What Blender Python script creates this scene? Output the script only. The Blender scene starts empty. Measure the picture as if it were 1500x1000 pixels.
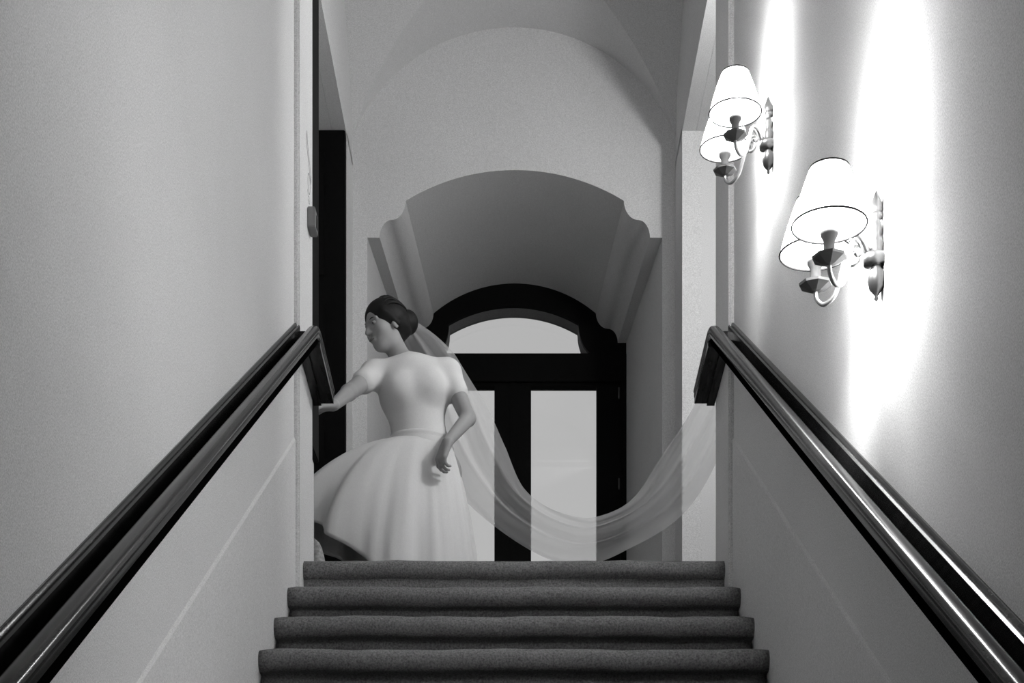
import bpy, bmesh, math, random
import numpy as np
from mathutils import Vector, Matrix

random.seed(7); np.random.seed(7)
scene = bpy.context.scene
COL = scene.collection

# ------------------------------------------------------------------ camera, world, exposure
cam_data = bpy.data.cameras.new('camera')
cam = bpy.data.objects.new('camera', cam_data); COL.objects.link(cam)
cam.location = (0, 0, 0)
cam.rotation_euler = (math.radians(90), 0, 0)          # level camera, rising front (lens shift) keeps verticals upright
cam_data.sensor_width = 36.0
cam_data.lens = 36.0 * 2283 / 1500
cam_data.shift_x = -0.002
cam_data.shift_y = 978 / 1500
cam_data.clip_start = 0.05; cam_data.clip_end = 100
scene.camera = cam

world = bpy.data.worlds.new('overcast_sky'); scene.world = world
world.use_nodes = True
bg = world.node_tree.nodes['Background']
bg.inputs[0].default_value = (1, 1, 1, 1); bg.inputs[1].default_value = 0.52

scene.view_settings.view_transform = 'Standard'
scene.view_settings.look = 'None'
scene.view_settings.gamma = 1.0
scene.view_settings.use_curve_mapping = False
scene.view_settings.exposure = 0.0
BULB_W = (26.0, 14.0)   # each candle bulb of the nearer and of the farther sconce
PASSAGE_W = 68.0      # globe lamp in the side passage

# ------------------------------------------------------------------ materials (all neutral: black and white photograph)
def grey(v): return (v, v, v, 1)

def new_mat(name):
    m = bpy.data.materials.new(name); m.use_nodes = True
    nt = m.node_tree
    return m, nt, nt.nodes['Principled BSDF']

def plain(name, v, rough=0.6, metal=0.0, spec=0.5):
    m, nt, b = new_mat(name)
    b.inputs['Base Color'].default_value = grey(v)
    b.inputs['Roughness'].default_value = rough
    b.inputs['Metallic'].default_value = metal
    b.inputs['Specular IOR Level'].default_value = spec
    return m

def grained(name, v, amp=0.34, scale=330.0, rough=0.85, bump=0.1, big=0.03, spec=0.25, detail=2.0):
    """base grey with a fine grain, a broad mottling and fine relief, in object space"""
    m, nt, b = new_mat(name)
    n = nt.nodes; l = nt.links
    tc = n.new('ShaderNodeTexCoord')
    fine = n.new('ShaderNodeTexNoise'); fine.inputs['Scale'].default_value = scale
    fine.inputs['Detail'].default_value = detail; fine.inputs['Roughness'].default_value = 0.7
    broad = n.new('ShaderNodeTexNoise'); broad.inputs['Scale'].default_value = 1.7
    broad.inputs['Detail'].default_value = 3.0
    l.new(tc.outputs['Object'], fine.inputs['Vector']); l.new(tc.outputs['Object'], broad.inputs['Vector'])
    r1 = n.new('ShaderNodeMapRange'); r1.inputs[1].default_value = 0.25; r1.inputs[2].default_value = 0.75
    r1.inputs[3].default_value = 1 - amp; r1.inputs[4].default_value = 1 + amp
    r2 = n.new('ShaderNodeMapRange'); r2.inputs[1].default_value = 0.3; r2.inputs[2].default_value = 0.7
    r2.inputs[3].default_value = v * (1 - big); r2.inputs[4].default_value = v * (1 + big)
    l.new(fine.outputs['Fac'], r1.inputs[0]); l.new(broad.outputs['Fac'], r2.inputs[0])
    mu = n.new('ShaderNodeMath'); mu.operation = 'MULTIPLY'
    l.new(r1.outputs[0], mu.inputs[0]); l.new(r2.outputs[0], mu.inputs[1])
    cc = n.new('ShaderNodeCombineColor')
    for i in range(3): l.new(mu.outputs[0], cc.inputs[i])
    l.new(cc.outputs[0], b.inputs['Base Color'])
    b.inputs['Roughness'].default_value = rough
    b.inputs['Specular IOR Level'].default_value = spec
    if bump:
        bp = n.new('ShaderNodeBump'); bp.inputs['Strength'].default_value = bump; bp.inputs['Distance'].default_value = 0.002
        l.new(fine.outputs['Fac'], bp.inputs['Height']); l.new(bp.outputs[0], b.inputs['Normal'])
    return m

M_WALL = grained('painted_plaster', 0.62)
M_CARPET = grained('carpet_pile', 0.155, amp=0.55, scale=170, rough=1.0, bump=0.9, big=0.12, spec=0.05)
M_FLOOR = grained('landing_carpet', 0.11, amp=0.4, scale=150, rough=1.0, bump=0.5, big=0.1, spec=0.05)
M_BLACK = grained('black_painted_wood', 0.004, amp=0.2, scale=40, rough=0.6, bump=0.05, spec=0.05)
M_CHANNEL = plain('channel_shade_black', 0.0015, 1.0, 0.0, 0.0)  # deep shade between rail and wall, put into a near-black colour
M_STONE = grained('speckled_stone', 0.30, amp=0.4, scale=60, rough=0.9, bump=0.5, big=0.1)
M_SKYBLOCK = grained('sky_blocker_stone', 0.14, amp=0.3, scale=30, rough=0.95, bump=0.5, big=0.2)  # dark stone for the unseen walls added to block side sky
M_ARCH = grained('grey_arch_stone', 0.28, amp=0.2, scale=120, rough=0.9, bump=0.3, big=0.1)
M_PLASTIC = plain('grey_plastic', 0.16, 0.5)
M_INK = plain('dark_ink', 0.06, 0.8)
M_BRONZE = plain('dark_bronze', 0.09, 0.35, 0.6)
M_BRASS = plain('polished_brass', 0.30, 0.3, 0.9)
M_PLATE = plain('aged_brass', 0.05, 0.4, 0.7)
M_SLEEVE = plain('candle_sleeve', 0.06, 0.9, 0.0, 0.05)
M_TRIMRING = plain('shade_binding', 0.012, 0.95, 0.0, 0.02)

def wood_mat():
    m, nt, b = new_mat('dark_varnished_wood')
    n = nt.nodes; l = nt.links
    tc = n.new('ShaderNodeTexCoord'); mp = n.new('ShaderNodeMapping')
    mp.inputs['Scale'].default_value = (60, 3, 60)
    ns = n.new('ShaderNodeTexNoise'); ns.inputs['Scale'].default_value = 1.5; ns.inputs['Detail'].default_value = 5
    l.new(tc.outputs['Object'], mp.inputs[0]); l.new(mp.outputs[0], ns.inputs['Vector'])
    cr = n.new('ShaderNodeValToRGB')
    cr.color_ramp.elements[0].position = 0.3; cr.color_ramp.elements[0].color = grey(0.012)
    cr.color_ramp.elements[1].position = 0.75; cr.color_ramp.elements[1].color = grey(0.030)
    l.new(ns.outputs['Fac'], cr.inputs[0]); l.new(cr.outputs[0], b.inputs['Base Color'])
    b.inputs['Roughness'].default_value = 0.2
    b.inputs['Specular IOR Level'].default_value = 0.10
    return m
M_WOOD = wood_mat()

def shade_mat():
    m, nt, b = new_mat('pleated_lampshade_cloth')
    n = nt.nodes; l = nt.links
    n.remove(b)
    out = n['Material Output']
    d = n.new('ShaderNodeBsdfDiffuse'); d.inputs[0].default_value = grey(0.85)
    t = n.new('ShaderNodeBsdfTranslucent'); t.inputs[0].default_value = grey(0.96)
    mx = n.new('ShaderNodeMixShader'); mx.inputs[0].default_value = 0.85
    l.new(d.outputs[0], mx.inputs[1]); l.new(t.outputs[0], mx.inputs[2])
    w = n.new('ShaderNodeBsdfTransparent'); wv = n.new('ShaderNodeMixShader'); wv.inputs[0].default_value = 0.32   # open weave
    l.new(mx.outputs[0], wv.inputs[1]); l.new(w.outputs[0], wv.inputs[2]); l.new(wv.outputs[0], out.inputs[0])
    return m
M_SHADE = shade_mat()

def bulb_mat(name, strength):
    m, nt, b = new_mat(name)
    n = nt.nodes; l = nt.links
    n.remove(b)
    out = n['Material Output']
    e = n.new('ShaderNodeEmission'); e.inputs[0].default_value = (1, 1, 1, 1); e.inputs[1].default_value = strength
    t = n.new('ShaderNodeBsdfTransparent')
    a = n.new('ShaderNodeAddShader')
    l.new(e.outputs[0], a.inputs[0]); l.new(t.outputs[0], a.inputs[1]); l.new(a.outputs[0], out.inputs[0])
    return m
M_BULB = bulb_mat('glowing_bulb', 6.0)

def glass_mat():
    m, nt, b = new_mat('window_glass')
    n = nt.nodes; l = nt.links
    n.remove(b)
    out = n['Material Output']
    t = n.new('ShaderNodeBsdfTransparent'); t.inputs[0].default_value = grey(0.96)
    g = n.new('ShaderNodeBsdfGlossy'); g.inputs[0].default_value = grey(1); g.inputs['Roughness'].default_value = 0.02
    mx = n.new('ShaderNodeMixShader'); mx.inputs[0].default_value = 0.03
    l.new(t.outputs[0], mx.inputs[1]); l.new(g.outputs[0], mx.inputs[2]); l.new(mx.outputs[0], out.inputs[0])
    return m
M_GLASS = glass_mat()

def veil_mat():
    m, nt, b = new_mat('sheer_tulle')
    n = nt.nodes; l = nt.links
    n.remove(b)
    out = n['Material Output']
    t = n.new('ShaderNodeBsdfTransparent')
    d = n.new('ShaderNodeBsdfDiffuse'); d.inputs[0].default_value = grey(0.8)
    s = n.new('ShaderNodeBsdfTranslucent'); s.inputs[0].default_value = grey(0.8)
    m1 = n.new('ShaderNodeMixShader'); m1.inputs[0].default_value = 0.45
    l.new(d.outputs[0], m1.inputs[1]); l.new(s.outputs[0], m1.inputs[2])
    mx = n.new('ShaderNodeMixShader'); mx.inputs[0].default_value = 0.42
    l.new(t.outputs[0], mx.inputs[1]); l.new(m1.outputs[0], mx.inputs[2]); l.new(mx.outputs[0], out.inputs[0])
    return m
M_VEIL = veil_mat()
M_SKIN = grained('skin', 0.30, amp=0.03, scale=80, rough=0.55, bump=0.0, big=0.03)
M_HAIR = plain('black_hair', 0.007, 0.6, 0.0, 0.2)
M_DRESS = grained('white_dress_cloth', 0.62, amp=0.05, scale=200, rough=0.7, bump=0.1, big=0.03)
M_LIP = plain('lips', 0.16, 0.5)
M_EYE = plain('eye_white', 0.34, 0.5)
M_IRIS = plain('iris', 0.02, 0.2)

# ------------------------------------------------------------------ mesh helpers
def link(name, mesh, mat, parent=None, smooth=False):
    o = bpy.data.objects.new(name, mesh); COL.objects.link(o)
    if mat is not None: mesh.materials.append(mat)
    if parent is not None:
        o.parent = parent
        o.matrix_parent_inverse = parent.matrix_basis.inverted()
    if smooth:
        for p in mesh.polygons: p.use_smooth = True
    return o

def from_py(name, verts, faces, mat, parent=None, smooth=False, recalc=True):
    me = bpy.data.meshes.new(name)
    me.from_pydata([tuple(v) for v in verts], [], [tuple(f) for f in faces]); me.update()
    if recalc:
        bm = bmesh.new(); bm.from_mesh(me)
        bmesh.ops.recalc_face_normals(bm, faces=bm.faces); bm.to_mesh(me); bm.free()
    return link(name, me, mat, parent, smooth)

def box_bm(x0, x1, y0, y1, z0, z1, bevel=0.0, seg=2):
    bm = bmesh.new()
    bmesh.ops.create_cube(bm, size=1)
    for v in bm.verts:
        v.co = ((x0 + x1) / 2 + v.co.x * (x1 - x0), (y0 + y1) / 2 + v.co.y * (y1 - y0), (z0 + z1) / 2 + v.co.z * (z1 - z0))
    if bevel > 0:
        bmesh.ops.bevel(bm, geom=list(bm.edges), offset=bevel, segments=seg, affect='EDGES')
    return bm

def box(name, b, mat, parent=None, bevel=0.0, seg=2):
    bm = box_bm(*b, bevel=bevel, seg=seg)
    me = bpy.data.meshes.new(name); bm.to_mesh(me); bm.free()
    return link(name, me, mat, parent)

def lathe_data(profile, n=24, squash=(1, 1)):
    """profile: list of (r, z); closed on the axis where r is 0"""
    V, F = [], []
    for r, z in profile:
        for i in range(n):
            a = 2 * math.pi * i / n
            V.append((r * math.cos(a) * squash[0], r * math.sin(a) * squash[1], z))
    for j in range(len(profile) - 1):
        for i in range(n):
            k = (i + 1) % n
            F.append((j * n + i, j * n + k, (j + 1) * n + k, (j + 1) * n + i))
    F.append(tuple(range(n - 1, -1, -1))); m = (len(profile) - 1) * n
    F.append(tuple(m + i for i in range(n)))
    return V, F

def lathe(name, profile, loc, mat, parent=None, n=24, squash=(1, 1), smooth=True):
    V, F = lathe_data(profile, n, squash)
    V = [(x + loc[0], y + loc[1], z + loc[2]) for x, y, z in V]
    return from_py(name, V, F, mat, parent, smooth)

def spline(pts, n):
    """Catmull-Rom through pts -> n points"""
    P = [np.array(p, float) for p in pts]
    P = [2 * P[0] - P[1]] + P + [2 * P[-1] - P[-2]]
    out = []
    m = len(P) - 3
    for i in range(n):
        t = i / (n - 1) * m
        k = min(int(t), m - 1); u = t - k
        a, b, c, d = P[k:k + 4]
        out.append(0.5 * (2 * b + (c - a) * u + (2 * a - 5 * b + 4 * c - d) * u * u + (3 * b - a - 3 * c + d) * u ** 3))
    return np.array(out)

def tube(name, pts, rad, mat, parent=None, n=10, res=24):
    S = spline(pts, res)
    R = np.interp(np.linspace(0, 1, res), np.linspace(0, 1, len(rad)), rad) if hasattr(rad, '__len__') else np.full(res, rad)
    V, F = [], []
    prev = None
    for i in range(res):
        t = S[min(i + 1, res - 1)] - S[max(i - 1, 0)]; t /= np.linalg.norm(t) + 1e-9
        if prev is None:
            a = np.cross(t, [0, 0, 1.0])
            if np.linalg.norm(a) < 0.1: a = np.cross(t, [1.0, 0, 0])
        else:
            a = prev - t * np.dot(prev, t)
        a /= np.linalg.norm(a); prev = a
        b = np.cross(t, a)
        for k in range(n):
            w = 2 * math.pi * k / n
            V.append(S[i] + R[i] * (math.cos(w) * a + math.sin(w) * b))
    for i in range(res - 1):
        for k in range(n):
            q = (k + 1) % n
            F.append((i * n + k, i * n + q, (i + 1) * n + q, (i + 1) * n + k))
    F.append(tuple(range(n))); F.append(tuple((res - 1) * n + k for k in range(n)))
    return from_py(name, V, F, mat, parent, True)

def sweep(name, profile, stations, mat, parent=None, smooth=False):
    """profile: list of (x, h); stations: list of functions-free tuples (y, z_offset[, x_scale]); ends capped"""
    V, F = [], []
    n = len(profile)
    for y, zo in stations:
        for x, h in profile: V.append((x, y, h + zo))
    for i in range(len(stations) - 1):
        for k in range(n):
            q = (k + 1) % n
            F.append((i * n + k, i * n + q, (i + 1) * n + q, (i + 1) * n + k))
    F.append(tuple(range(n))); F.append(tuple((len(stations) - 1) * n + k for k in range(n)))
    o = from_py(name, V, F, mat, parent, smooth)
    if smooth: sharp(o)
    return o

def sharp(o, ang=40):
    me = o.data
    bm = bmesh.new(); bm.from_mesh(me)
    for e in bm.edges:
        if len(e.link_faces) == 2:
            try: e.smooth = e.calc_face_angle() < math.radians(ang)
            except ValueError: pass
    bm.to_mesh(me); bm.free()

def empty(name, loc=(0, 0, 0)):
    o = bpy.data.objects.new(name, None); COL.objects.link(o)
    o.location = loc; o.empty_display_size = 0.1
    return o

def tag(o, label, cat, group=None):
    o['label'] = label; o['category'] = cat
    if group: o['group'] = group
    return o

def struct(o, label=None, cat=None):
    o['kind'] = 'structure'
    if label: o['label'] = label
    if cat: o['category'] = cat
    return o

# ------------------------------------------------------------------ the stairwell and hall
LZ = 1.571            # landing level above the camera
G, R = 0.29, 0.17     # tread, riser
TAN = R / G
Y0 = 5.435            # front of the top nosing
WX = 0.755            # stair wall faces
SPR, HALF, RISE = 4.596, 0.85, 0.575
RAD = (HALF ** 2 + RISE ** 2) / (2 * RISE)
def arc(u): return SPR + math.sqrt(max(RAD * RAD - u * u, 0)) - (RAD - RISE)
YW = 8.21             # window wall face
YD = 9.50             # door plane inside the recess
LINT = 4.44           # side openings' head

def stair_wall(side):
    s = -1 if side == 'left' else 1
    w = struct(empty('wall_' + side, (s * 0.84, 2, 0)), 'smooth painted plaster wall on the %s of the stairs' % side, 'wall')
    def xs(a, b): return (min(s * a, s * b), max(s * a, s * b))
    box('wall_face', (*xs(WX, 0.90), -2.1, 5.36, -3.0, 5.35), M_WALL, w)
    # corner pilaster, standing slightly proud of the wall
    bm = box_bm(*xs(0.737, 0.90), 5.35, 5.70, 1.2, 5.35, bevel=0.006, seg=3)
    me = bpy.data.meshes.new('corner_pilaster'); bm.to_mesh(me); bm.free()
    link('corner_pilaster', me, M_WALL, w)
    # raised string panel that follows the stairs, its upper arris bevelled
    h = -1.175
    prof = [(s * WX, h - 0.55), (s * (WX - 0.005), h - 0.55), (s * (WX - 0.005), h - 0.008), (s * WX, h + 0.003)]
    sweep('stair_string', prof, [(-1.6, -1.6 * TAN), (5.35, 5.35 * TAN)], M_WALL, w)
    return w
wall_left = stair_wall('left')
wall_right = stair_wall('right')

# window wall with its deep splayed, shouldered arch recess
def outline(cx, half, ledge, shoulder, z_ledge, z_sh, z_crown, z_bot, n=28):
    """right half from the bottom to the crown, then mirrored; 'half' jamb, 'ledge' inner end of the ledge, 'shoulder' arch end"""
    pts = [(half, z_bot), (half, z_ledge), (ledge, z_ledge)]
    hgt = z_sh - z_ledge; wid = ledge - shoulder
    # ogee shoulder: convex quarter then concave quarter
    for i in range(1, 9):
        a = math.pi / 2 * i / 8
        pts.append((ledge - wid * 0.45 * (1 - math.cos(a)), z_ledge + hgt * 0.48 * math.sin(a)))
    for i in range(1, 9):
        a = math.pi / 2 * i / 8
        pts.append((ledge - wid * 0.45 - wid * 0.55 * math.sin(a), z_ledge + hgt * 0.48 + hgt * 0.52 * (1 - math.cos(a))))
    sag = z_crown - z_sh
    rr = (shoulder ** 2 + sag ** 2) / (2 * sag)
    for i in range(1, n + 1):
        x = shoulder * (1 - i / n)
        pts.append((x, z_crown - rr + math.sqrt(rr * rr - x * x)))
    full = pts + [(-x, z) for x, z in reversed(pts[:-1])]
    return [(cx + x, z) for x, z in full]

def zz(py, d): return (1478 - py) * d / 2283
OUT_F = outline(0.004, 0.777, 0.712, 0.575, zz(348, YW), zz(294, YW), zz(249, YW), LZ - 0.05)
OUT_B = outline(0.004, 0.680, 0.628, 0.495, zz(502, YD), zz(459, YD), zz(415, YD), LZ - 0.05)

def ring_faces(V, F, A, B, off_a, off_b, closed=False):
    n = len(A)
    for i in range(n - 1): F.append((off_a + i, off_a + i + 1, off_b + i + 1, off_b + i))

def window_wall():
    YE = 9.75
    w = struct(empty('wall_back', (0, YW, LZ)), 'arched window wall with a deep splayed recess at the head of the stairs', 'wall')
    # front face: rectangle with the recess cut out
    bm = bmesh.new()
    vs = [bm.verts.new((x, YW, z)) for x, z in OUT_F]
    rect = [(0.95, LZ - 0.05), (0.95, 5.4), (-0.95, 5.4), (-0.95, LZ - 0.05)]
    rv = [bm.verts.new((x, YW, z)) for x, z in rect]
    loop = vs + rv[::-1]
    es = [bm.edges.new((loop[i], loop[(i + 1) % len(loop)])) for i in range(len(loop))]
    bmesh.ops.triangle_fill(bm, use_beauty=True, edges=es)
    for f in bm.faces:
        if f.normal.y > 0: f.normal_flip()
    me = bpy.data.meshes.new('lunette_face'); bm.to_mesh(me); bm.free()
    link('lunette_face', me, M_WALL, w)
    # recess: splayed reveal
    V, F = [], []
    ny = 6
    for j in range(ny + 1):
        t = j / ny
        for a, b in zip(OUT_F, OUT_B): V.append((a[0] + (b[0] - a[0]) * t, YW + (YD - YW) * t, a[1] + (b[1] - a[1]) * t))
    for a in OUT_B: V.append((a[0], YE, a[1]))
    n = len(OUT_F)
    for j in range(ny + 1):
        for i in range(n - 1): F.append((j * n + i, j * n + i + 1, (j + 1) * n + i + 1, (j + 1) * n + i))
    o = from_py('recess_reveal', V, F, M_WALL, w, True, recalc=False)
    sharp(o, 35)
    # outer shell of the thick wall, seen from nowhere inside but closing it against the sky
    box('outer_pier', (0.95, 1.8, YW + 0.02, YE, LZ - 0.3, 5.45), M_WALL, w)
    box('outer_pier', (-1.8, -0.95, YW + 0.02, YE, LZ - 0.3, 5.45), M_WALL, w)
    box('outer_spandrel', (-0.95, 0.95, YW + 0.02, YE, 4.60, 5.45), M_WALL, w)
    box('outer_pier', (0.80, 0.95, YW + 0.02, YE, LZ - 0.3, 4.60), M_WALL, w)
    box('outer_pier', (-0.95, -0.80, YW + 0.02, YE, LZ - 0.3, 4.60), M_WALL, w)
    # unseen walls added outside the door to keep side sky off the recess
    box('sky_blocker', (0.74, 1.8, YE, 11.0, LZ - 0.3, 5.45), M_SKYBLOCK, w)
    box('sky_blocker', (-1.8, -0.74, YE, 11.0, LZ - 0.3, 5.45), M_SKYBLOCK, w)
    return w
window_wall()

# ceiling: sloping stair soffit, plain barrel strip and the cross vault of the hall bay
ceiling = struct(empty('ceiling', (0, 5.7, 4.6)), 'pale cross vault over the hall with curved groins', 'ceiling')
prof = [(-0.9, 1.36), (0.9, 1.36), (0.9, 1.46), (-0.9, 1.46)]
sweep('stair_soffit', prof, [(-2.1, -2.1 * TAN), (5.72, 5.72 * TAN)], M_WALL, ceiling)
box('header_wall', (-0.92, 0.92, 5.60, 5.70, 4.66, 5.40), M_WALL, ceiling)
def grid_mesh(name, f, nu, nv, mat, parent):
    V = [f(i / nu, j / nv) for i in range(nu + 1) for j in range(nv + 1)]
    F = [(i * (nv + 1) + j, (i + 1) * (nv + 1) + j, (i + 1) * (nv + 1) + j + 1, i * (nv + 1) + j + 1) for i in range(nu) for j in range(nv)]
    return from_py(name, V, F, mat, parent, True, recalc=False)
YC = YW - HALF
grid_mesh('barrel_strip', lambda u, v: ((2 * u - 1) * HALF, 5.68 + v * (YC - HALF - 5.68), arc((2 * u - 1) * HALF)), 40, 4, M_WALL, ceiling)
for dx, dy in ((0, 1), (0, -1), (1, 0), (-1, 0)):
    def web(u, v, dx=dx, dy=dy):
        t = (2 * u - 1) * HALF
        a = abs(t) + (HALF - abs(t)) * v
        return (t, YC + dy * a, arc(t)) if dx == 0 else (dx * a, YC + t, arc(t))
    grid_mesh('vault_web', web, 48, 10, M_WALL, ceiling)
box('roof_slab', (-2.0, 1.9, 3.2, 9.75, 5.42, 5.5), M_WALL, ceiling)

# walls of the side passages
def passage(s, far_y):
    n = struct(empty('wall_passage_' + ('left' if s < 0 else 'right'), (s * 1.2, 6.5, LZ)),
               'plain wall with flat head over the %s side passage' % ('left' if s < 0 else 'right'), 'wall')
    def xs(a, b): return (min(s * a, s * b), max(s * a, s * b))
    box('lintel_wall', (*xs(HALF, 0.92), 5.69, YW + 0.01, LINT, 5.42), M_WALL, n)
    box('pier', (*xs(HALF, 0.95), far_y, YW + 0.01, LZ - 0.1, LINT + 0.02), M_WALL, n)
    box('passage_ceiling', (*xs(0.921, 1.75), 3.5, YW + 0.05, LINT, LINT + 0.08), M_WALL, n)
    box('outer_wall', (*xs(1.55, 1.75), 3.5, YW + 0.05, LZ - 0.2, 5.42), M_WALL, n)
    box('end_wall', (*xs(0.88, 1.6), 3.5, 3.6, LZ - 0.2, LINT + 0.05), M_WALL, n)
    return n
pr = passage(1, 7.88)
box('far_wall', (0.86, 1.6, 7.885, YW, LZ - 0.1, LINT + 0.02), M_WALL, pr)
pl = passage(-1, 7.92)

struct(box('wall_front', (-0.95, 0.95, -2.2, -2.1, -3.1, 1.0), M_WALL), 'plain plaster wall at the foot of the stairs', 'wall')

# floors and stairs
floor = struct(empty('floor', (0, 7, LZ)), 'carpeted landing at the head of the stairs', 'floor')
box('landing', (-1.75, 1.75, 5.72, 9.75, LZ - 0.2, LZ), M_FLOOR, floor)
box('landing', (-0.752, 0.752, 5.46, 5.73, LZ - 0.2, LZ - 0.001), M_CARPET, floor)
box('landing', (0.90, 1.75, 3.5, 5.73, LZ - 0.2, LZ), M_FLOOR, floor)
box('landing', (-1.75, -0.90, 3.5, 5.73, LZ - 0.2, LZ), M_FLOOR, floor)
box('lower_floor', (-0.9, 0.9, -2.1, -0.9, -2.75, -2.45), M_FLOOR, floor)

stairs = struct(empty('staircase', (0, 0, -2.45)), 'straight flight of carpeted stairs with rounded nosings', 'stairs')
def step_mesh(seed, back=0.36):
    rng = random.Random(seed)
    rn = 0.033
    prof = [(back, -0.17), (back, 0.0)]
    for i in range(0, 13):                      # plump rolled nosing, from the tread over the front to the underside
        a = math.pi / 2 + math.pi * i / 12 * 1.08
        prof.append((rn + rn * math.cos(a), -rn + rn * math.sin(a)))
    prof += [(0.058, -0.068), (0.066, -0.075), (0.066, -0.17)]
    nx = 48
    ph = [rng.uniform(0, 6.28) for _ in range(6)]
    V, F = [], []
    n = len(prof)
    for j in range(nx + 1):
        x = -0.751 + 1.502 * j / nx
        wob = 0.0016 * math.sin(9 * x + ph[0]) + 0.0010 * math.sin(23 * x + ph[1]) + 0.0008 * math.sin(47 * x + ph[2])
        wy = 0.0022 * math.sin(7 * x + ph[3]) + 0.0012 * math.sin(31 * x + ph[4])
        edge = max(0, abs(x) - 0.735) / 0.016
        for k, (y, z) in enumerate(prof):
            f = 1.0 if y < 0.075 else 0.0
            V.append((x, y + wy * f + 0.004 * edge * f, z + (wob - 0.003 * edge) * (1.0 if z > -0.1 and y < back - 0.01 else 0)))
    for j in range(nx):
        for k in range(n):
            q = (k + 1) % n
            F.append((j * n + k, j * n + q, (j + 1) * n + q, (j + 1) * n + k))
    F.append(tuple(range(n))); F.append(tuple(nx * n + k for k in range(n)))
    me = bpy.data.meshes.new('step')
    me.from_pydata(V, [], F); me.update()
    bm = bmesh.new(); bm.from_mesh(me); bmesh.ops.recalc_face_normals(bm, faces=bm.faces); bm.to_mesh(me); bm.free()
    me.materials.append(M_CARPET)
    for p in me.polygons: p.use_smooth = len(p.vertices) == 4
    return me
step_meshes = [step_mesh(i) for i in range(5)]
for k in range(23):
    o = bpy.data.objects.new('step', step_meshes[k % 5]); COL.objects.link(o)
    o.parent = stairs; o.matrix_parent_inverse = stairs.matrix_basis.inverted()
    o.location = (0, Y0 - G * k, LZ - R * k)

# black door post and black door of the left passage
box('post_plinth', (-0.90, -0.756, 5.70, 5.885, LZ, 2.06), M_WALL, wall_left)
tr = struct(box('trim_1', (-0.90, -0.737, 5.70, 5.885, 2.06, LINT), M_BLACK, bevel=0.004), 'narrow black door post behind the left stair wall', 'door post')
door2 = struct(empty('door_2', (-1.2, 7.9, LZ)), 'tall black door at the end of the left passage', 'door')
box('door_leaf', (-1.55, -0.852, 7.86, 7.92, LZ, LINT - 0.005), M_BLACK, door2, bevel=0.004)
for z0, z1 in ((LZ + 0.12, LZ + 0.95), (LZ + 1.1, LZ + 2.0), (LZ + 2.12, LINT - 0.12)):
    box('door_panel', (-1.47, -0.95, 7.848, 7.862, z0, z1), M_BLACK, door2, bevel=0.006)
box('backing', (-1.55, -0.86, 7.921, YW, LZ, LINT), M_BLACK, door2)

# glazed double door and fanlight in the recess
DX = -0.008
PX = YD / 2283
window1 = struct(empty('window_1', (0, YD, 3.98)), 'white segmental fanlight in a black arched frame over the double door', 'window')
def arch_inner(n=26):
    """glass line of the fanlight: shoulder curve at each end and a segmental crown"""
    zc, zs, zb = zz(448, YD), zz(474, YD), zz(519, YD)
    h0, h1 = 0.500, 0.395
    pts = [(h0, zb)]
    for i in range(1, 9):
        a = math.pi / 2 * i / 8
        pts.append((h0 - (h0 - h1) * math.sin(a), zb + (zs - zb) * (1 - math.cos(a))))
    sag = zc - zs; rr = (h1 ** 2 + sag ** 2) / (2 * sag)
    for i in range(1, n + 1):
        x = h1 * (1 - i / n)
        pts.append((x, zc - rr + math.sqrt(rr * rr - x * x)))
    full = pts + [(-x, z) for x, z in reversed(pts[:-1])]
    return [(DX + 0.006 + x, z) for x, z in full]
AI = arch_inner()
YB = YD + 0.165
def arch_frame(name, mat, y0, y1):
    bm = bmesh.new()
    # take the reveal outline above the transom as the outer edge
    z_b = zz(519, YD)
    outer = [(x, z) for x, z in OUT_B if z > z_b + 0.01]
    outer = [(outer[0][0], z_b)] + outer + [(outer[-1][0], z_b)]
    lo = [bm.verts.new((x, y0, z)) for x, z in outer]
    li = [bm.verts.new((x, y0, z)) for x, z in AI]
    loop = lo + li[::-1]
    es = [bm.edges.new((loop[i], loop[(i + 1) % len(loop)])) for i in range(len(loop))]
    bmesh.ops.triangle_fill(bm, use_beauty=True, edges=es)
    r = bmesh.ops.extrude_face_region(bm, geom=list(bm.faces))
    for v in [g for g in r['geom'] if isinstance(g, bmesh.types.BMVert)]: v.co.y = y1
    bmesh.ops.recalc_face_normals(bm, faces=bm.faces)
    me = bpy.data.meshes.new(name); bm.to_mesh(me); bm.free()
    return link(name, me, mat, window1)
arch_frame('arch_frame', M_BLACK, YD, YD + 0.03)
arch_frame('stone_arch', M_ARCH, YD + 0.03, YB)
bm = bmesh.new()
f = bm.faces.new([bm.verts.new((x, YB - 0.025, z)) for x, z in AI])
r = bmesh.ops.extrude_face_region(bm, geom=[f])
for v in [g for g in r['geom'] if isinstance(g, bmesh.types.BMVert)]: v.co.y = YB - 0.019
bmesh.ops.recalc_face_normals(bm, faces=bm.faces)
me = bpy.data.meshes.new('pane'); bm.to_mesh(me); bm.free()
link('pane', me, M_GLASS, window1)

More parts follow.
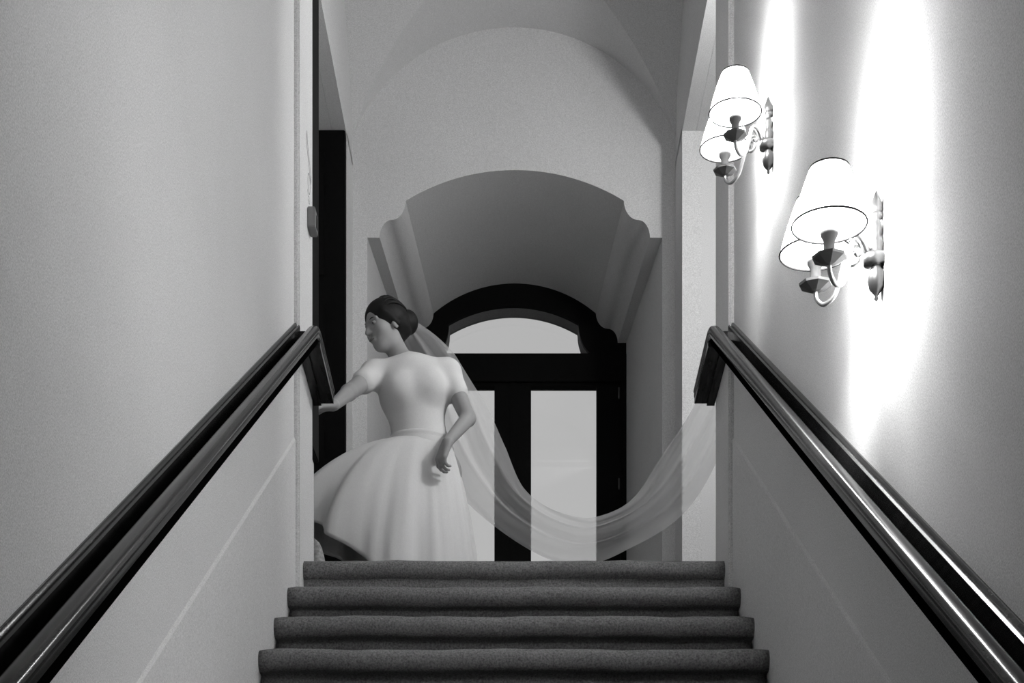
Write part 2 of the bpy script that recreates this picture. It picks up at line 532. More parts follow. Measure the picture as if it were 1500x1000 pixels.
box('ground_outside', (-25, 25, 9.75, 60, LZ - 0.4, LZ - 0.15), M_FLOOR)['kind'] = 'structure'
door1 = struct(empty('door_1', (DX, YD, LZ)), 'black double door with a tall white glass pane in each leaf', 'door')
ZT0, ZT1 = zz(563, YD), zz(519, YD)
box('transom', (-0.676, 0.684, YD - 0.02, YD + 0.13, ZT0 + 0.012, ZT1), M_BLACK, door1, bevel=0.003)
for s in (-1, 1):
    box('door_frame_post', (DX + s * 0.668 - 0.022 + 0.012, DX + s * 0.668 + 0.022 + 0.012, YD - 0.01, YD + 0.13, LZ, ZT0 + 0.03), M_BLACK, door1, bevel=0.003)
for s in (-1, 1):
    x_in, x_out = DX + s * 0.0005, DX + s * 0.650 + 0.01
    g0, g1 = DX + s * 0.112, DX + s * 0.512
    leaf = empty('door_leaf', (x_out, YD, LZ)); leaf.parent = door1
    leaf.matrix_parent_inverse = door1.matrix_basis.inverted()
    def lx(a, b): return (min(a, b), max(a, b))
    ya, yb = YD + 0.01, YD + 0.065
    box('meeting_stile', (*lx(x_in, g0), ya, yb, LZ + 0.01, ZT0 + 0.012), M_BLACK, leaf)
    box('hinge_stile', (*lx(g1, x_out), ya, yb, LZ + 0.01, ZT0 + 0.012), M_BLACK, leaf, bevel=0.002)
    box('top_rail', (*lx(g0, g1), ya, yb, ZT0 - 0.001, ZT0 + 0.012), M_BLACK, leaf)
    if s < 0: box('astragal', (DX - 0.016, DX + 0.016, ya - 0.012, ya, LZ + 0.01, ZT0 + 0.012), M_BLACK, leaf)
    box('bottom_rail', (*lx(g0, g1), ya, yb, LZ + 0.01, LZ + 0.32), M_BLACK, leaf, bevel=0.002)
    box('pane', (*lx(g0, g1), ya + 0.034, ya + 0.04, LZ + 0.32, ZT0), M_GLASS, leaf)
    for zp in (zz(575, YD), zz(708, YD), LZ + 0.3):
        lathe('hinge', [(0.0, -0.035), (0.005, -0.034), (0.006, -0.03), (0.006, 0.03), (0.005, 0.034), (0.0, 0.035)],
              (x_out - s * 0.012, YD + 0.004, zp), M_BRONZE, leaf, n=10)

# ------------------------------------------------------------------ handrails
def ellipse_prof(cx, ch, a, b, n=20, groove=True):
    P = []
    for i in range(n):
        t = 2 * math.pi * i / n
        k = 1.0
        P.append((cx + a * k * math.cos(t), ch + b * k * math.sin(t)))
    return P

def handrail(s, label):
    root = tag(empty('handrail', (s * 0.70, 5.3, 2.3)), label, 'handrail', 'handrails along the stair walls')
    Y1, YN, YE = 5.30, -1.5, 5.74
    # rounded rail: mopstick shape with side grooves
    P = []
    prof_r = [(0, .022), (.009, .021), (.015, .0165), (.0185, .009), (.0185, .003), (.0160, -.001), (.0170, -.007), (.0165, -.015), (.011, -.021), (0, -.022)]
    P = prof_r + [(-x, z) for x, z in reversed(prof_r[1:-1])]
    cx, ch = s * 0.679, -0.800
    pr_ = [(cx + x, ch + z) for x, z in P]
    st = [(YN, YN * TAN), (Y1 - 0.05, (Y1 - 0.05) * TAN), (Y1 - 0.015, (Y1 - 0.018) * TAN), (Y1 + 0.02, (Y1 - 0.004) * TAN), (Y1 + 0.06, (Y1 - 0.006) * TAN), (YE, (Y1 - 0.006) * TAN - 0.035)]
    sweep('rail', pr_, st, M_WOOD, root, True)
    # channel floor that carries the rail off the wall
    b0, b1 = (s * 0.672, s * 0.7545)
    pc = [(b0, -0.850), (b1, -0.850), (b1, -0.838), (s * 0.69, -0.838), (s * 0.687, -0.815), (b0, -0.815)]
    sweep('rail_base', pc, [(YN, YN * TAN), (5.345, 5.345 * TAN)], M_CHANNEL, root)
    # moulded board on the wall: two beads with a quirk between
    w0 = 0.7545
    pm = [(w0, -0.8385), (0.736, -0.8385), (0.734, -0.800), (0.735, -0.790), (0.739, -0.787), (0.742, -0.791), (0.7445, -0.7905), (0.746, -0.783), (0.750, -0.779), (w0, -0.780)]
    sweep('wall_moulding', [(s * x, h) for x, h in pm], [(YN, YN * TAN), (5.348, 5.348 * TAN)], M_WOOD, root, True)
    # level return at the head of the stairs
    z0 = (Y1 - 0.006) * TAN
    pb = [(s * 0.664, -0.838), (s * 0.736, -0.838), (s * 0.736, -0.805), (s * 0.664, -0.805)]
    sweep('return_board', pb, [(5.335, z0 + 0.0), (YE, z0 - 0.035)], M_WOOD, root)
    pq = [(s * 0.708, -0.85), (s * 0.7365, -0.85), (s * 0.7365, -0.775), (s * 0.708, -0.775)]
    sweep('return_moulding', pq, [(5.352, z0), (YE - 0.01, z0 - 0.035)], M_WOOD, root)
    return root
handrail(-1, 'dark wooden handrail on the left stair wall')
handrail(1, 'dark wooden handrail with a bright highlight under the wall lamps')

# ------------------------------------------------------------------ wall sconces
def sconce(label, yc, zc, heads, watts):
    root = tag(empty('wall_sconce', (WX, yc, zc)), label, 'wall lamp', 'two-armed wall lamps on the stair wall')
    # turned back plate with finials, half sunk against the wall
    prof = [(0.0, 0.118), (0.004, 0.112), (0.009, 0.102), (0.015, 0.088), (0.014, 0.080), (0.016, 0.074), (0.011, 0.070), (0.016, 0.066), (0.016, 0.060), (0.010, 0.056),
            (0.012, 0.048), (0.017, 0.036), (0.013, 0.022), (0.016, 0.012), (0.019, 0.006), (0.018, -0.012), (0.021, -0.018), (0.021, -0.032),
            (0.013, -0.037), (0.013, -0.042), (0.020, -0.054), (0.022, -0.068), (0.018, -0.084), (0.009, -0.094), (0.004, -0.100), (0.006, -0.106), (0.0, -0.112)]
    lathe('back_plate', prof, (WX - 0.013, yc, zc), M_PLATE, root, n=20, squash=(0.8, 1.0))
    lathe('hub_collar', [(0.0, -0.016), (0.023, -0.014), (0.024, 0.0), (0.021, 0.008), (0.0, 0.01)], (WX - 0.016, yc, zc - 0.022), M_BRONZE, root, n=16)
    hub = np.array([WX - 0.03, yc, zc - 0.012])
    for hx, hy, hz in heads:                     # hx, hy: shade axis; hz: lower rim of the shade
        cup_z = hz - 0.068
        d = np.array([hx - hub[0], hy - hub[1], 0.0]); L = np.linalg.norm(d); d /= L
        def q(t, z): return tuple(hub + d * (t * L) + np.array([0, 0, z - hub[2]]))
        arm = tube('arm', [q(0.0, hub[2]), q(0.16, hub[2] + 0.022), q(0.38, hub[2] + 0.018), q(0.50, cup_z + 0.012), q(0.64, cup_z - 0.030),
                           q(0.84, cup_z - 0.042), q(0.98, cup_z - 0.026), q(1.0, cup_z - 0.002)], [0.006, 0.0055, 0.005, 0.005, 0.0045], M_BRASS, root, n=10, res=36)
        sc = []
        for i in range(15):                      # C-scroll on the arm
            a = 0.4 + i / 14 * 4.9; rr = 0.024 - 0.0012 * i
            sc.append(q(0.30 + rr / L * math.cos(a), hub[2] - 0.006 + rr * math.sin(a)))
        tube('scroll', sc, [0.0045, 0.0035, 0.005], M_BRASS, arm, n=8, res=34)
        # faceted drip cup
        lathe('drip_cup', [(0.006, -0.012), (0.013, -0.010), (0.034, 0.001), (0.035, 0.006), (0.030, 0.0065), (0.012, 0.003), (0.0, 0.003)],
              (hx, hy, cup_z), M_BRONZE, root, n=8, smooth=False)
        lathe('candle_socket', [(0.0, 0.002), (0.013, 0.002), (0.014, 0.008), (0.011, 0.013), (0.0115, 0.036), (0.017, 0.047), (0.018, 0.054), (0.0, 0.056)],
              (hx, hy, cup_z), M_SLEEVE, root, n=16)
        lathe('bulb', [(0.0, 0.057), (0.008, 0.066), (0.017, 0.104), (0.021, 0.122), (0.017, 0.142), (0.007, 0.156), (0.0, 0.160)],
              (hx, hy, cup_z), M_BULB, root, n=14)
        # pleated conical shade, open at both ends
        n, hgt, r0, r1 = 72, 0.112, 0.0735, 0.0385
        V, F = [], []
        nz = 8
        for j in range(nz + 1):
            t = j / nz
            r = r0 + (r1 - r0) * t + 0.0022 * math.sin(math.pi * t)
            for i in range(n):
                w = r * (1 + (0.006 if i % 2 else -0.006))
                a = 2 * math.pi * i / n
                V.append((hx + w * math.cos(a), hy + w * math.sin(a), hz + hgt * t))
        for j in range(nz):
            for i in range(n):
                k = (i + 1) % n
                F.append((j * n + i, j * n + k, (j + 1) * n + k, (j + 1) * n + i))
        sh = from_py('lamp_shade', V, F, M_SHADE, root, False, recalc=False)
        for nm, rr, zr in (('lower_binding', r0 + 0.0006, hz), ('upper_binding', r1 + 0.0006, hz + hgt)):
            V, F = [], []
            for i in range(48):
                a = 2 * math.pi * i / 48
                for k in range(6):
                    b = 2 * math.pi * k / 6
                    V.append((hx + (rr + 0.0018 * math.cos(b)) * math.cos(a), hy + (rr + 0.0018 * math.cos(b)) * math.sin(a), zr + 0.0022 * math.sin(b)))
            for i in range(48):
                for k in range(6):
                    F.append((i * 6 + k, ((i + 1) % 48) * 6 + k, ((i + 1) % 48) * 6 + (k + 1) % 6, i * 6 + (k + 1) % 6))
            from_py(nm, V, F, M_TRIMRING, sh, True)
        ld = bpy.data.lights.new('bulb_light', 'POINT'); ld.energy = watts; ld.shadow_soft_size = 0.034
        lo = bpy.data.objects.new('bulb_light', ld); COL.objects.link(lo)
        lo.parent = root; lo.matrix_parent_inverse = root.matrix_basis.inverted()
        lo.location = (hx, hy, hz + 0.058)
    return root
sconce('nearer brass wall sconce, the larger and lower in view, with two glowing pleated shades', 3.192, 1.560, [(0.627, 3.10, 1.559), (0.629, 3.252, 1.576)], BULB_W[0])
sconce('farther brass wall sconce, the smaller and higher in view, beside the corner pilaster', 4.548, 2.546, [(0.6315, 4.45, 2.559), (0.629, 4.65, 2.566)], BULB_W[1])

# globe lamp on the outer wall of the right passage, around the corner
gl = tag(empty('globe_wall_lamp', (1.55, 5.95, 3.78)), 'round white globe wall lamp around the corner in the right passage', 'wall lamp')
lathe('wall_rose', [(0.0, -0.05), (0.04, -0.05), (0.05, -0.035), (0.05, 0.035), (0.04, 0.05), (0.0, 0.05)], (1.535, 5.95, 3.78), M_BRASS, gl, squash=(0.3, 1))
tube('bracket', [(1.54, 5.95, 3.78), (1.45, 5.95, 3.73), (1.33, 5.95, 3.725), (1.30, 5.95, 3.77)], 0.008, M_BRASS, gl)
lathe('globe', [(0.0, -0.08)] + [(0.08 * math.sin(a), -0.08 * math.cos(a)) for a in [math.pi * i / 16 for i in range(1, 16)]] + [(0.0, 0.08)], (1.30, 5.95, 3.84), M_BULB, gl, n=28)
ld = bpy.data.lights.new('globe_light', 'POINT'); ld.energy = PASSAGE_W; ld.shadow_soft_size = 0.07
lo = bpy.data.objects.new('globe_light', ld); COL.objects.link(lo)
lo.parent = gl; lo.matrix_parent_inverse = gl.matrix_basis.inverted(); lo.location = (1.30, 5.95, 3.84)

# ------------------------------------------------------------------ small things at the left corner
sw = tag(empty('switch_box', (-0.737, 5.59, 2.79)), 'small grey switch box on the left wall corner', 'switch box')
box('housing', (-0.737, -0.709, 5.55, 5.632, 2.788, 2.860), M_PLASTIC, sw, bevel=0.003)
box('key_slot', (-0.7095, -0.7075, 5.585, 5.61, 2.80, 2.845), M_BLACK, sw, bevel=0.0008)
def stroke_set():
    root = tag(empty('wall_marking', (-0.737, 5.6, 3.0)), 'thin dark line drawing on the pilaster above the switch box', 'marking')
    def stroke(pts, w=0.0035):
        V, F = [], []
        x0, x1 = -0.7372, -0.7364
        n = len(pts)
        for i, (y, z) in enumerate(pts):
            a = pts[max(i - 1, 0)]; b = pts[min(i + 1, n - 1)]
            ty, tz = b[0] - a[0], b[1] - a[1]; L = math.hypot(ty, tz) + 1e-9
            ny, nz = -tz / L * w / 2, ty / L * w / 2
            V += [(x0, y + ny, z + nz), (x1, y + ny, z + nz), (x1, y - ny, z - nz), (x0, y - ny, z - nz)]
        for i in range(n - 1):
            for k in range(4): F.append((i * 4 + k, i * 4 + (k + 1) % 4, i * 4 + 4 + (k + 1) % 4, i * 4 + 4 + k))
        F += [(0, 1, 2, 3), tuple(4 * (n - 1) + k for k in range(4))]
        from_py('stroke', V, F, M_INK, root)
    stroke([(5.545, 3.125), (5.56, 3.09), (5.60, 3.06), (5.655, 3.02)])
    stroke([(5.535, 3.075), (5.57, 3.05), (5.61, 3.02), (5.65, 2.99)], 0.005)
    stroke([(5.545, 3.125), (5.535, 3.075)]); stroke([(5.655, 3.02), (5.65, 2.99)])
    stroke([(5.60 + 0.03 * math.cos(a), 2.965 + 0.035 * math.sin(a)) for a in [i * 2 * math.pi / 14 for i in range(15)]], 0.003)
    stroke([(5.56, 2.925), (5.58, 2.91), (5.60, 2.918), (5.62, 2.902), (5.60, 2.893), (5.575, 2.897)], 0.0025)
stroke_set()

def stone():
    V, F = [], []
    nu, nv = 20, 12
    for j in range(nv + 1):
        t = j / nv
        rx = 0.052 * (1 - 0.25 * t) * math.sqrt(max(0, 1 - t ** 4)); ry = 0.06 * (1 - 0.4 * t) * math.sqrt(max(0, 1 - t ** 4))
        for i in range(nu):
            a = 2 * math.pi * i / nu
            b = 1 + 0.06 * math.sin(3 * a + 4 * t) + 0.04 * math.sin(5 * a)
            V.append((-0.765 + rx * b * math.cos(a), 5.965 + ry * b * math.sin(a), LZ + 0.232 * t))
    for j in range(nv):
        for i in range(nu):
            k = (i + 1) % nu
            F.append((j * nu + i, j * nu + k, (j + 1) * nu + k, (j + 1) * nu + i))
    F.append(tuple(range(nu)))
    return from_py('stone_doorstop', V, F, M_STONE, None, True)
tag(stone(), 'rounded grey speckled stone by the left wall at the head of the stairs', 'stone')

# ------------------------------------------------------------------ the person: one continuous body grown from a blended field
def smin(a, b, k):
    h = np.clip(0.5 + 0.5 * (b - a) / k, 0, 1)
    return b + (a - b) * h - k * h * (1 - h)

class Field:
    def __init__(self, lo, hi, h):
        self.h = h; self.lo = np.array(lo, float)
        self.n = np.ceil((np.array(hi) - self.lo) / h).astype(int) + 1
        self.F = np.full(self.n, 0.2, np.float32)
        self.ax = [(self.lo[i] + h * np.arange(self.n[i])).astype(np.float32) for i in range(3)]
    def sub(self, lo, hi, m):
        a = np.maximum(((np.array(lo) - m - self.lo) / self.h).astype(int), 0)
        b = np.minimum(((np.array(hi) + m - self.lo) / self.h).astype(int) + 2, self.n)
        sl = tuple(slice(a[i], b[i]) for i in range(3))
        g = [self.ax[0][sl[0]][:, None, None], self.ax[1][sl[1]][None, :, None], self.ax[2][sl[2]][None, None, :]]
        return sl, g
    def add(self, d, sl, k, cut=False):
        if cut: self.F[sl] = -smin(-self.F[sl], d, k)
        else: self.F[sl] = smin(self.F[sl], d, k)
    def cone(self, p, q, r0, r1, k=0.02, cut=False):
        p = np.array(p, float); q = np.array(q, float)
        r = max(r0, r1)
        sl, (X, Y, Z) = self.sub(np.minimum(p, q) - r, np.maximum(p, q) + r, k + 0.03)
        v = q - p; L2 = float(v @ v) + 1e-12
        t = np.clip(((X - p[0]) * v[0] + (Y - p[1]) * v[1] + (Z - p[2]) * v[2]) / L2, 0, 1)
        d = np.sqrt((X - p[0] - t * v[0]) ** 2 + (Y - p[1] - t * v[1]) ** 2 + (Z - p[2] - t * v[2]) ** 2) - (r0 + (r1 - r0) * t)
        self.add(d, sl, k, cut)
    def ell(self, c, rad, axes=None, k=0.02, cut=False):
        c = np.array(c, float); A = np.eye(3) if axes is None else np.array(axes, float)
        m = max(rad)
        sl, (X, Y, Z) = self.sub(c - m, c + m, k + 0.03)
        u = [(X - c[0]) * A[i][0] + (Y - c[1]) * A[i][1] + (Z - c[2]) * A[i][2] for i in range(3)]
        k0 = np.sqrt(sum((u[i] / rad[i]) ** 2 for i in range(3)))
        k1 = np.sqrt(sum((u[i] / rad[i] ** 2) ** 2 for i in range(3))) + 1e-6
        self.add(k0 * (k0 - 1) / k1, sl, k, cut)
    def half(self, point, normal):
        """keep only the side the normal points away from"""
        X, Y, Z = self.ax[0][:, None, None], self.ax[1][None, :, None], self.ax[2][None, None, :]
        d = (X - point[0]) * normal[0] + (Y - point[1]) * normal[1] + (Z - point[2]) * normal[2]
        self.F = np.maximum(self.F, d.astype(np.float32))
    def mesh(self):
        """surface nets"""
        F = self.F; S = F < 0
        c = [S[i:S.shape[0] - 1 + i, j:S.shape[1] - 1 + j, k:S.shape[2] - 1 + k] for i in (0, 1) for j in (0, 1) for k in (0, 1)]
        tot = sum(x.astype(np.int8) for x in c)
        act = (tot > 0) & (tot < 8)
        I = np.argwhere(act)
        idx = np.full(act.shape, -1, np.int64); idx[act] = np.arange(len(I))
        corners = [(i, j, k) for i in (0, 1) for j in (0, 1) for k in (0, 1)]
        val = np.stack([F[I[:, 0] + a, I[:, 1] + b, I[:, 2] + d] for a, b, d in corners], 1)
        acc = np.zeros((len(I), 3)); cnt = np.zeros(len(I))
        for m in range(8):
            for n in range(m + 1, 8):
                a, b = corners[m], corners[n]
                if sum(abs(a[t] - b[t]) for t in range(3)) != 1: continue
                va, vb = val[:, m], val[:, n]
                x = (va < 0) != (vb < 0)
                t = va[x] / (va[x] - vb[x])
                acc[x] += np.array(a) + t[:, None] * (np.array(b) - np.array(a)); cnt[x] += 1
        V = self.lo + self.h * (I + acc / cnt[:, None])
        faces = []
        for ax in range(3):
            o1, o2 = (ax + 1) % 3, (ax + 2) % 3
            s0 = [slice(None)] * 3; s1 = [slice(None)] * 3
            s0[ax] = slice(0, -1); s1[ax] = slice(1, None)
            e = S[tuple(s0)] != S[tuple(s1)]
            E = np.argwhere(e)
            ok = (E[:, o1] > 0) & (E[:, o2] > 0) & (E[:, o1] < S.shape[o1] - 1) & (E[:, o2] < S.shape[o2] - 1)
            E = E[ok]
            def at(d1, d2):
                J = E.copy(); J[:, o1] -= d1; J[:, o2] -= d2
                return idx[J[:, 0], J[:, 1], J[:, 2]]
            q = np.stack([at(1, 1), at(0, 1), at(0, 0), at(1, 0)], 1)
            flip = ~S[E[:, 0], E[:, 1], E[:, 2]]
            q[flip] = q[flip][:, ::-1]
            faces.append(q)
        return V, np.concatenate(faces)

def net_object(name, field, mat, parent, smooth_it=2):
    V, Q = field.mesh()
    for _ in range(smooth_it):                     # light relaxation
        acc = np.zeros_like(V); cnt = np.zeros(len(V))
        for a in range(4):
            b = (a + 1) % 4
            np.add.at(acc, Q[:, a], V[Q[:, b]]); np.add.at(cnt, Q[:, a], 1)
            np.add.at(acc, Q[:, b], V[Q[:, a]]); np.add.at(cnt, Q[:, b], 1)
        V = V + 0.4 * (acc / np.maximum(cnt, 1)[:, None] - V)
    me = bpy.data.meshes.new(name)
    me.vertices.add(len(V)); me.vertices.foreach_set('co', V.ravel())
    me.loops.add(len(Q) * 4); me.loops.foreach_set('vertex_index', Q.ravel().astype(np.int32))
    me.polygons.add(len(Q)); me.polygons.foreach_set('loop_start', np.arange(0, len(Q) * 4, 4, dtype=np.int32))
    me.update(calc_edges=True); me.validate()
    return link(name, me, mat, parent, True)

def unit(v):
    v = np.array(v, float); return v / np.linalg.norm(v)

# joints in metres: standing on the landing, leaning into a turn, one arm flung out, the other hand gathering the skirt
HIP = np.array([-0.414, 7.00, 2.42]); WAIST = np.array([-0.424, 7.00, 2.56]); CHEST = np.array([-0.450, 7.00, 2.76])
NECK = np.array([-0.498, 7.00, 2.915]); HEAD = np.array([-0.580, 6.985, 3.060])
SH_A = np.array([-0.625, 6.975, 2.842]); EL_A = np.array([-0.722, 6.80, 2.690]); WR_A = np.array([-0.765, 6.62, 2.565])
SH_B = np.array([-0.300, 7.020, 2.868]); EL_B = np.array([-0.205, 6.95, 2.635]); WR_B = np.array([-0.290, 6.79, 2.470])
t_up = unit(NECK - HIP); t_rt = unit(np.array([1, 0.15, 0]) - t_up * np.dot(t_up, [1, 0.15, 0])); t_fw = np.cross(t_up, t_rt) * -1
if t_fw[1] > 0: t_fw = -t_fw
T_AX = [t_rt, t_fw, t_up]
h_fw = unit([-0.80, -0.55, -0.26]); h_up = unit(np.array([-0.20, 0, 1.0]) - h_fw * np.dot(h_fw, [-0.20, 0, 1.0])); h_rt = np.cross(h_fw, h_up)
H_AX = [h_rt, h_fw, h_up]
def hp(r, f, u): return HEAD + h_rt * r + h_fw * f + h_up * u

def torso(f, g=0.0):
    f.ell(HIP, (0.168 + g, 0.125 + g, 0.14 + g), T_AX, 0.05)
    f.ell(WAIST, (0.118 + g, 0.092 + g, 0.16 + g), T_AX, 0.06)
    f.ell(CHEST, (0.150 + g, 0.102 + g, 0.150 + g), T_AX, 0.06)
    for s in (-1, 1): f.ell(CHEST + t_rt * 0.070 * s + t_fw * 0.070 + t_up * 0.005, (0.060 + g, 0.046 + g, 0.060 + g), T_AX, 0.05)
    up = CHEST + t_up * 0.105
    for S in (SH_A, SH_B): f.cone(up, S, 0.060 + g, 0.050 + g, 0.05)

def limb(f, a, b, c, r, k=0.014):
    f.cone(a, b, r[0], r[1], k); f.cone(b, c, r[2], r[3], k)

def hand(f, wr, d, palm_n, side, curl, spread=0.10, thumb=1):
    """five separate fingers of different length, bent at the knuckles, and a thumb from the side of the palm"""
    d = unit(d); side = unit(np.array(side) - d * np.dot(side, d)); n = np.cross(d, side)
    if np.dot(n, palm_n) < 0: n = -n
    kn = []
    for i, o in enumerate((-0.0285, -0.0095, 0.0095, 0.027)):
        k = wr + d * (0.083 - 0.004 * abs(i - 1.3)) + side * o
        f.cone(wr + side * o * 0.5 + d * 0.005, k, 0.0165, 0.0125, 0.012); kn.append(k)
    for i, (k, L) in enumerate(zip(kn, (0.066, 0.076, 0.070, 0.055))):
        p = k; ang = curl[0]; sp = side * (i - 1.5) * spread
        for j, fr in enumerate((0.45, 0.31, 0.24)):
            v = unit(d * math.cos(ang) + n * math.sin(ang) + sp)
            q = p + v * L * fr
            f.cone(p, q, 0.0088 - 0.0009 * j, 0.0080 - 0.0009 * j, 0.004)
            p = q; ang += curl[1]
    b = wr + d * 0.022 + side * (-0.024) * thumb
    v = unit(d * 0.62 + side * (-0.75) * thumb + n * 0.25)
    m = b + v * 0.042; e = m + unit(d * 0.85 - side * 0.32 * thumb + n * 0.35) * 0.030
    f.cone(b, m, 0.0125, 0.0098, 0.010); f.cone(m, e, 0.0095, 0.0075, 0.004)

def build_person():
    f = Field((-0.95, 6.50, LZ - 0.01), (-0.08, 7.30, 3.24), 0.0045)
    torso(f)
    f.cone(NECK - t_up * 0.03, hp(0, -0.02, -0.07), 0.050, 0.043, 0.030)
    # head: cranium, face wedge, jaw, cheeks
    f.ell(hp(0, -0.014, 0.026), (0.071, 0.090, 0.083), H_AX, 0.03)
    f.ell(hp(0, 0.026, -0.030), (0.057, 0.060, 0.078), H_AX, 0.03)
    f.ell(hp(0, 0.052, -0.088), (0.027, 0.024, 0.022), H_AX, 0.025)
    for s in (-1, 1):
        f.ell(hp(0.034 * s, 0.052, -0.026), (0.026, 0.024, 0.024), H_AX, 0.02)
        f.ell(hp(0.031 * s, 0.085, 0.004), (0.017, 0.014, 0.011), H_AX, 0.010, cut=True)      # eye sockets
        f.ell(hp(0.072 * s, -0.010, -0.012), (0.010, 0.019, 0.031), H_AX, 0.008)              # ears
        f.cone(hp(0.012 * s, 0.080, 0.019), hp(0.046 * s, 0.066, 0.020), 0.007, 0.006, 0.010)  # brow ridge
        f.ell(hp(0.011 * s, 0.090, -0.031), (0.008, 0.009, 0.007), H_AX, 0.006)               # nostril wings
    f.cone(hp(0, 0.082, 0.008), hp(0, 0.102, -0.030), 0.008, 0.0105, 0.010)                    # nose
    f.ell(hp(0, 0.083, -0.055), (0.021, 0.010, 0.006), H_AX, 0.006)
    f.ell(hp(0, 0.081, -0.066), (0.018, 0.010, 0.007), H_AX, 0.006)
    # arms
    limb(f, SH_A, EL_A, WR_A, (0.046, 0.034, 0.034, 0.023)); limb(f, SH_B, EL_B, WR_B, (0.046, 0.034, 0.034, 0.023))
    hand(f, WR_A, (-0.62, -0.50, -0.30), (0.1, 0.2, -1), (-0.5, 0.8, 0.1), (0.18, 0.22), 0.16, thumb=-1)
    hand(f, WR_B, (-0.35, -0.10, -0.92), (0.5, 0.7, 0), (0.55, -0.80, -0.1), (0.55, 0.75), 0.04, thumb=1)
    # legs and feet, under the skirt
    for s in (-1, 1):
        hip = HIP + t_rt * 0.085 * s - t_up * 0.04
        knee = np.array([hip[0] + 0.02 * s, 6.975 + 0.01 * s, LZ + 0.47]); ank = np.array([hip[0] + 0.03 + 0.04 * s, 7.01, LZ + 0.085])
        limb(f, hip, knee, ank, (0.085, 0.055, 0.056, 0.034), 0.04)
        f.cone(ank, ank + np.array([-0.02, -0.06, -0.045]), 0.034, 0.030, 0.03)
        f.cone(ank + np.array([0, 0.02, -0.05]), ank + np.array([-0.04, -0.15, -0.064]), 0.031, 0.021, 0.03)
    body = net_object('person', f, M_SKIN, None)
    tag(body, 'dark-haired woman in a long white dress and sheer veil turning on the landing', 'person')
    # bodice with short cap sleeves, cut off round the neck and the arms
    g = Field((-0.78, 6.80, 2.44), (-0.20, 7.22, 2.97), 0.0045)
    torso(g, 0.008)
    for S, E in ((SH_A, EL_A), (SH_B, EL_B)): g.cone(S, S + (E - S) * 0.42, 0.056, 0.053, 0.03)
    g.half(WAIST - t_up * 0.07, -t_up)
    # seams: a waist sash line pressed in
    net_object('bodice', g, M_DRESS, body)
    # hair: cap over the crown, swept back into a knot
    q = Field(HEAD - 0.2, HEAD + 0.2, 0.004)
    q.ell(hp(0, -0.022, 0.034), (0.085, 0.102, 0.092), H_AX, 0.02)
    q.cone(hp(0, -0.07, -0.02), hp(0, -0.05, -0.055), 0.055, 0.035, 0.03)
    for s in (-1, 1): q.cone(hp(0.060 * s, 0.030, 0.045), hp(0.074 * s, -0.02, -0.02), 0.016, 0.014, 0.02)
    q.ell(hp(0, 0.105, -0.010), (0.064, 0.062, 0.088), H_AX, 0.012, cut=True)                 # open face
    q.ell(hp(0, 0.06, -0.09), (0.075, 0.062, 0.070), H_AX, 0.012, cut=True)
    q.ell(hp(0, -0.128, 0.015), (0.055, 0.045, 0.055), H_AX, 0.012)                           # knot
    hair = net_object('hair', q, M_HAIR, body)
    for i in range(9):                             # strands combed back to the knot
        a = (i - 4) / 4 * 1.15
        P = [hp(0.086 * math.sin(a) * 0.8, 0.055 - 0.02 * abs(a), 0.082 * math.cos(a * 0.75)), hp(0.088 * math.sin(a), -0.02, 0.034 + 0.092 * math.cos(a)),
             hp(0.070 * math.sin(a), -0.085, 0.030 + 0.062 * math.cos(a)), hp(0.03 * math.sin(a), -0.118, 0.016 + 0.03 * math.cos(a))]
        tube('hair_strand', P, [0.006, 0.008, 0.007, 0.004], M_HAIR, hair, n=6, res=12)
    # face details
    for s in (-1, 1):
        c = hp(0.031 * s, 0.0690, 0.003)
        e = lathe('eye', [(0.0, -0.0105)] + [(0.0105 * math.sin(a), -0.0105 * math.cos(a)) for a in [math.pi * i / 10 for i in range(1, 10)]] + [(0.0, 0.0105)], c, M_EYE, body, n=14)
        c2 = c + h_fw * 0.0082
        lathe('iris', [(0.0, -0.0045)] + [(0.0045 * math.sin(a), -0.0045 * math.cos(a)) for a in [math.pi * i / 8 for i in range(1, 8)]] + [(0.0, 0.0045)], c2, M_IRIS, e, n=10)
        tube('eyebrow', [hp(0.014 * s, 0.0830, 0.021), hp(0.032 * s, 0.0770, 0.0255), hp(0.048 * s, 0.0640, 0.021)], [0.0022, 0.0028, 0.0012], M_HAIR, body, n=6, res=10)
    tube('lips', [hp(-0.020, 0.0850, -0.060), hp(-0.008, 0.0920, -0.0595), hp(0.008, 0.0920, -0.0595), hp(0.020, 0.0850, -0.060)], [0.002, 0.005, 0.005, 0.002], M_LIP, body, n=8, res=14)
    # long skirt swung out to the left, gathered at the waist
    V, F = [], []
    nt, ns = 160, 30
    cx, cy, zw = WAIST[0], WAIST[1], 2.545
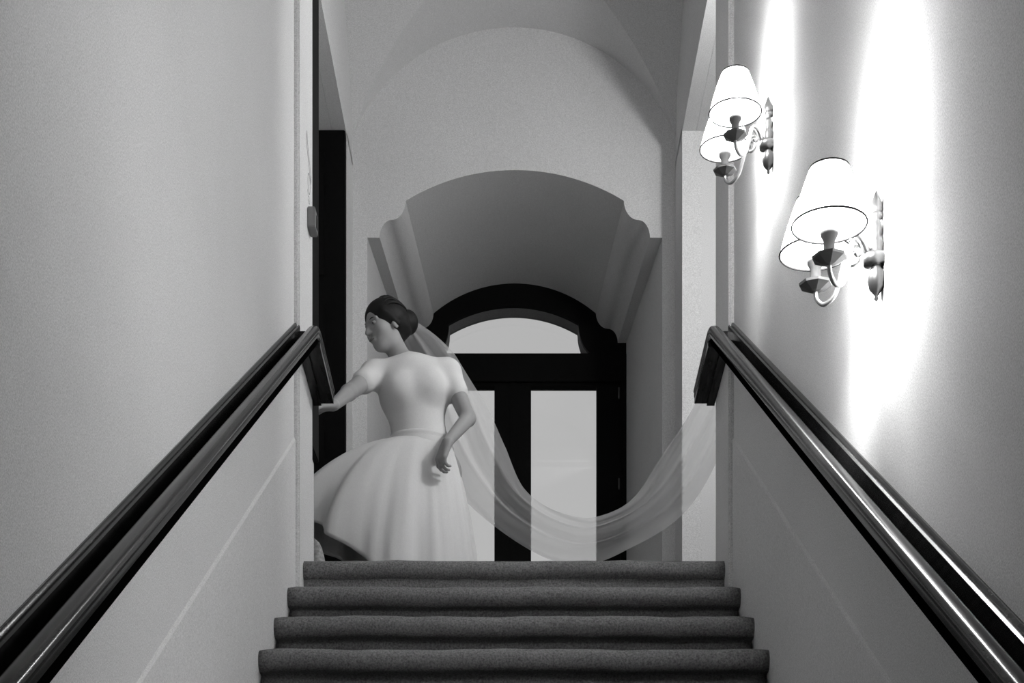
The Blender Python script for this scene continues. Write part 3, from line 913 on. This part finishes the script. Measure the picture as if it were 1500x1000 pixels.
    for j in range(ns + 1):
        s = j / ns
        for i in range(nt):
            a = 2 * math.pi * i / nt
            left = 0.5 - 0.5 * math.cos(a); left = left ** 2.0            # 1 towards -x
            right = (0.5 + 0.5 * math.cos(a)) ** 2
            front = max(0.0, -math.sin(a))
            Rr = 0.30 + 0.27 * left - 0.03 * right + 0.02 * front
            H = 0.925 - 0.60 * left
            pw = 0.80 + 0.10 * left
            fold = 0.055 * s ** 0.8 * math.sin(11 * a + 2.2 * s + 0.8 * math.sin(3 * a)) + 0.03 * s * math.sin(19 * a + 1.0 + 1.7 * s) + 0.012 * s * math.sin(37 * a)
            rx = 0.131 + (Rr - 0.131) * math.sin(s * math.pi / 2) ** pw
            ry = 0.106 + (Rr * 0.92 - 0.106) * math.sin(s * math.pi / 2) ** pw
            drop = H * (1 - math.cos(s * math.pi / 2)) ** (0.72 - 0.14 * (1 - left))
            V.append((cx + (rx * (1 + fold)) * math.cos(a), cy + (ry * (1 + fold)) * math.sin(a) * 0.85, zw - drop - 0.02 * left * s))
    for j in range(ns):
        for i in range(nt):
            k = (i + 1) % nt
            F.append((j * nt + i, j * nt + k, (j + 1) * nt + k, (j + 1) * nt + i))
    sk = from_py('skirt', V, F, M_DRESS, body, True, recalc=False)
    md = sk.modifiers.new('cloth_thickness', 'SOLIDIFY'); md.thickness = 0.004; md.offset = 0
    # sash
    V, F = lathe_data([(0.120, -0.028), (0.134, -0.026), (0.137, -0.010), (0.133, -0.006), (0.137, 0.010), (0.134, 0.024), (0.120, 0.026)], 48, (1.0, 0.80))
    from_py('sash', [(x + cx, y + cy, z + zw) for x, y, z in V], F, M_DRESS, body, True)
    # shoes
    for s in (-1, 1):
        hip = HIP + t_rt * 0.085 * s - t_up * 0.04
        ank = np.array([hip[0] + 0.03 + 0.04 * s, 7.01, LZ + 0.085])
        w = Field(ank + (-0.14, -0.24, -0.095), ank + (0.10, 0.10, 0.02), 0.005)
        w.cone(ank + np.array([0, 0.02, -0.05]), ank + np.array([-0.042, -0.16, -0.062]), 0.037, 0.026, 0.02)
        w.half((0, 0, LZ + 0.055), (0, 0, 1)); w.half((0, 0, LZ + 0.003), (0, 0, -1))
        net_object('shoe', w, M_DRESS, body)
    # veil: a sheer length pinned at the knot, falling behind the shoulder and swept round in an arc to the right
    C = [(-0.480, 7.10, 3.115), (-0.375, 7.15, 2.985), (-0.275, 7.17, 2.780), (-0.180, 7.13, 2.535), (-0.050, 7.05, 2.320), (0.130, 6.94, 2.155),
         (0.310, 6.82, 2.065), (0.480, 6.72, 2.090), (0.625, 6.63, 2.175), (0.745, 6.56, 2.330), (0.850, 6.50, 2.520)]
    Wd = [0.07, 0.24, 0.31, 0.30, 0.25, 0.21, 0.18, 0.18, 0.19, 0.20, 0.20]
    ns, nw = 120, 22
    S = spline(C, ns); W = np.interp(np.linspace(0, 1, ns), np.linspace(0, 1, len(Wd)), Wd)
    V, F = [], []
    for i in range(ns):
        t = S[min(i + 1, ns - 1)] - S[max(i - 1, 0)]; t[1] = 0; t = unit(t)
        nrm = np.array([-t[2], 0, t[0]])
        u = i / (ns - 1)
        for j in range(nw + 1):
            v = j / nw - 0.5
            rip = 0.030 * math.sin(2 * math.pi * (2.6 * v) + 3.5 * u) + 0.012 * math.sin(2 * math.pi * 5.3 * v + 9 * u)
            edge = 0.010 * math.sin(22 * u + 3 * v) * abs(v) * 2
            p = S[i] + nrm * (v * W[i] + edge) + np.array([0, 1, 0]) * rip * min(1, 4 * u + 0.1) + np.array([0, 0.07 * (v * 2) ** 2 * W[i] / 0.2, 0])
            V.append(p)
    for i in range(ns - 1):
        for j in range(nw): F.append((i * (nw + 1) + j, (i + 1) * (nw + 1) + j, (i + 1) * (nw + 1) + j + 1, i * (nw + 1) + j + 1))
    vl = from_py('veil', V, F, M_VEIL, body, True, recalc=False)
    vl['label'] = 'sheer white tulle veil swept out in an arc'
    tube('veil_comb', [hp(-0.035, -0.105, 0.058), hp(0, -0.110, 0.070), hp(0.035, -0.105, 0.058)], 0.004, M_BRASS, body, n=6, res=10)
    return body
build_person()
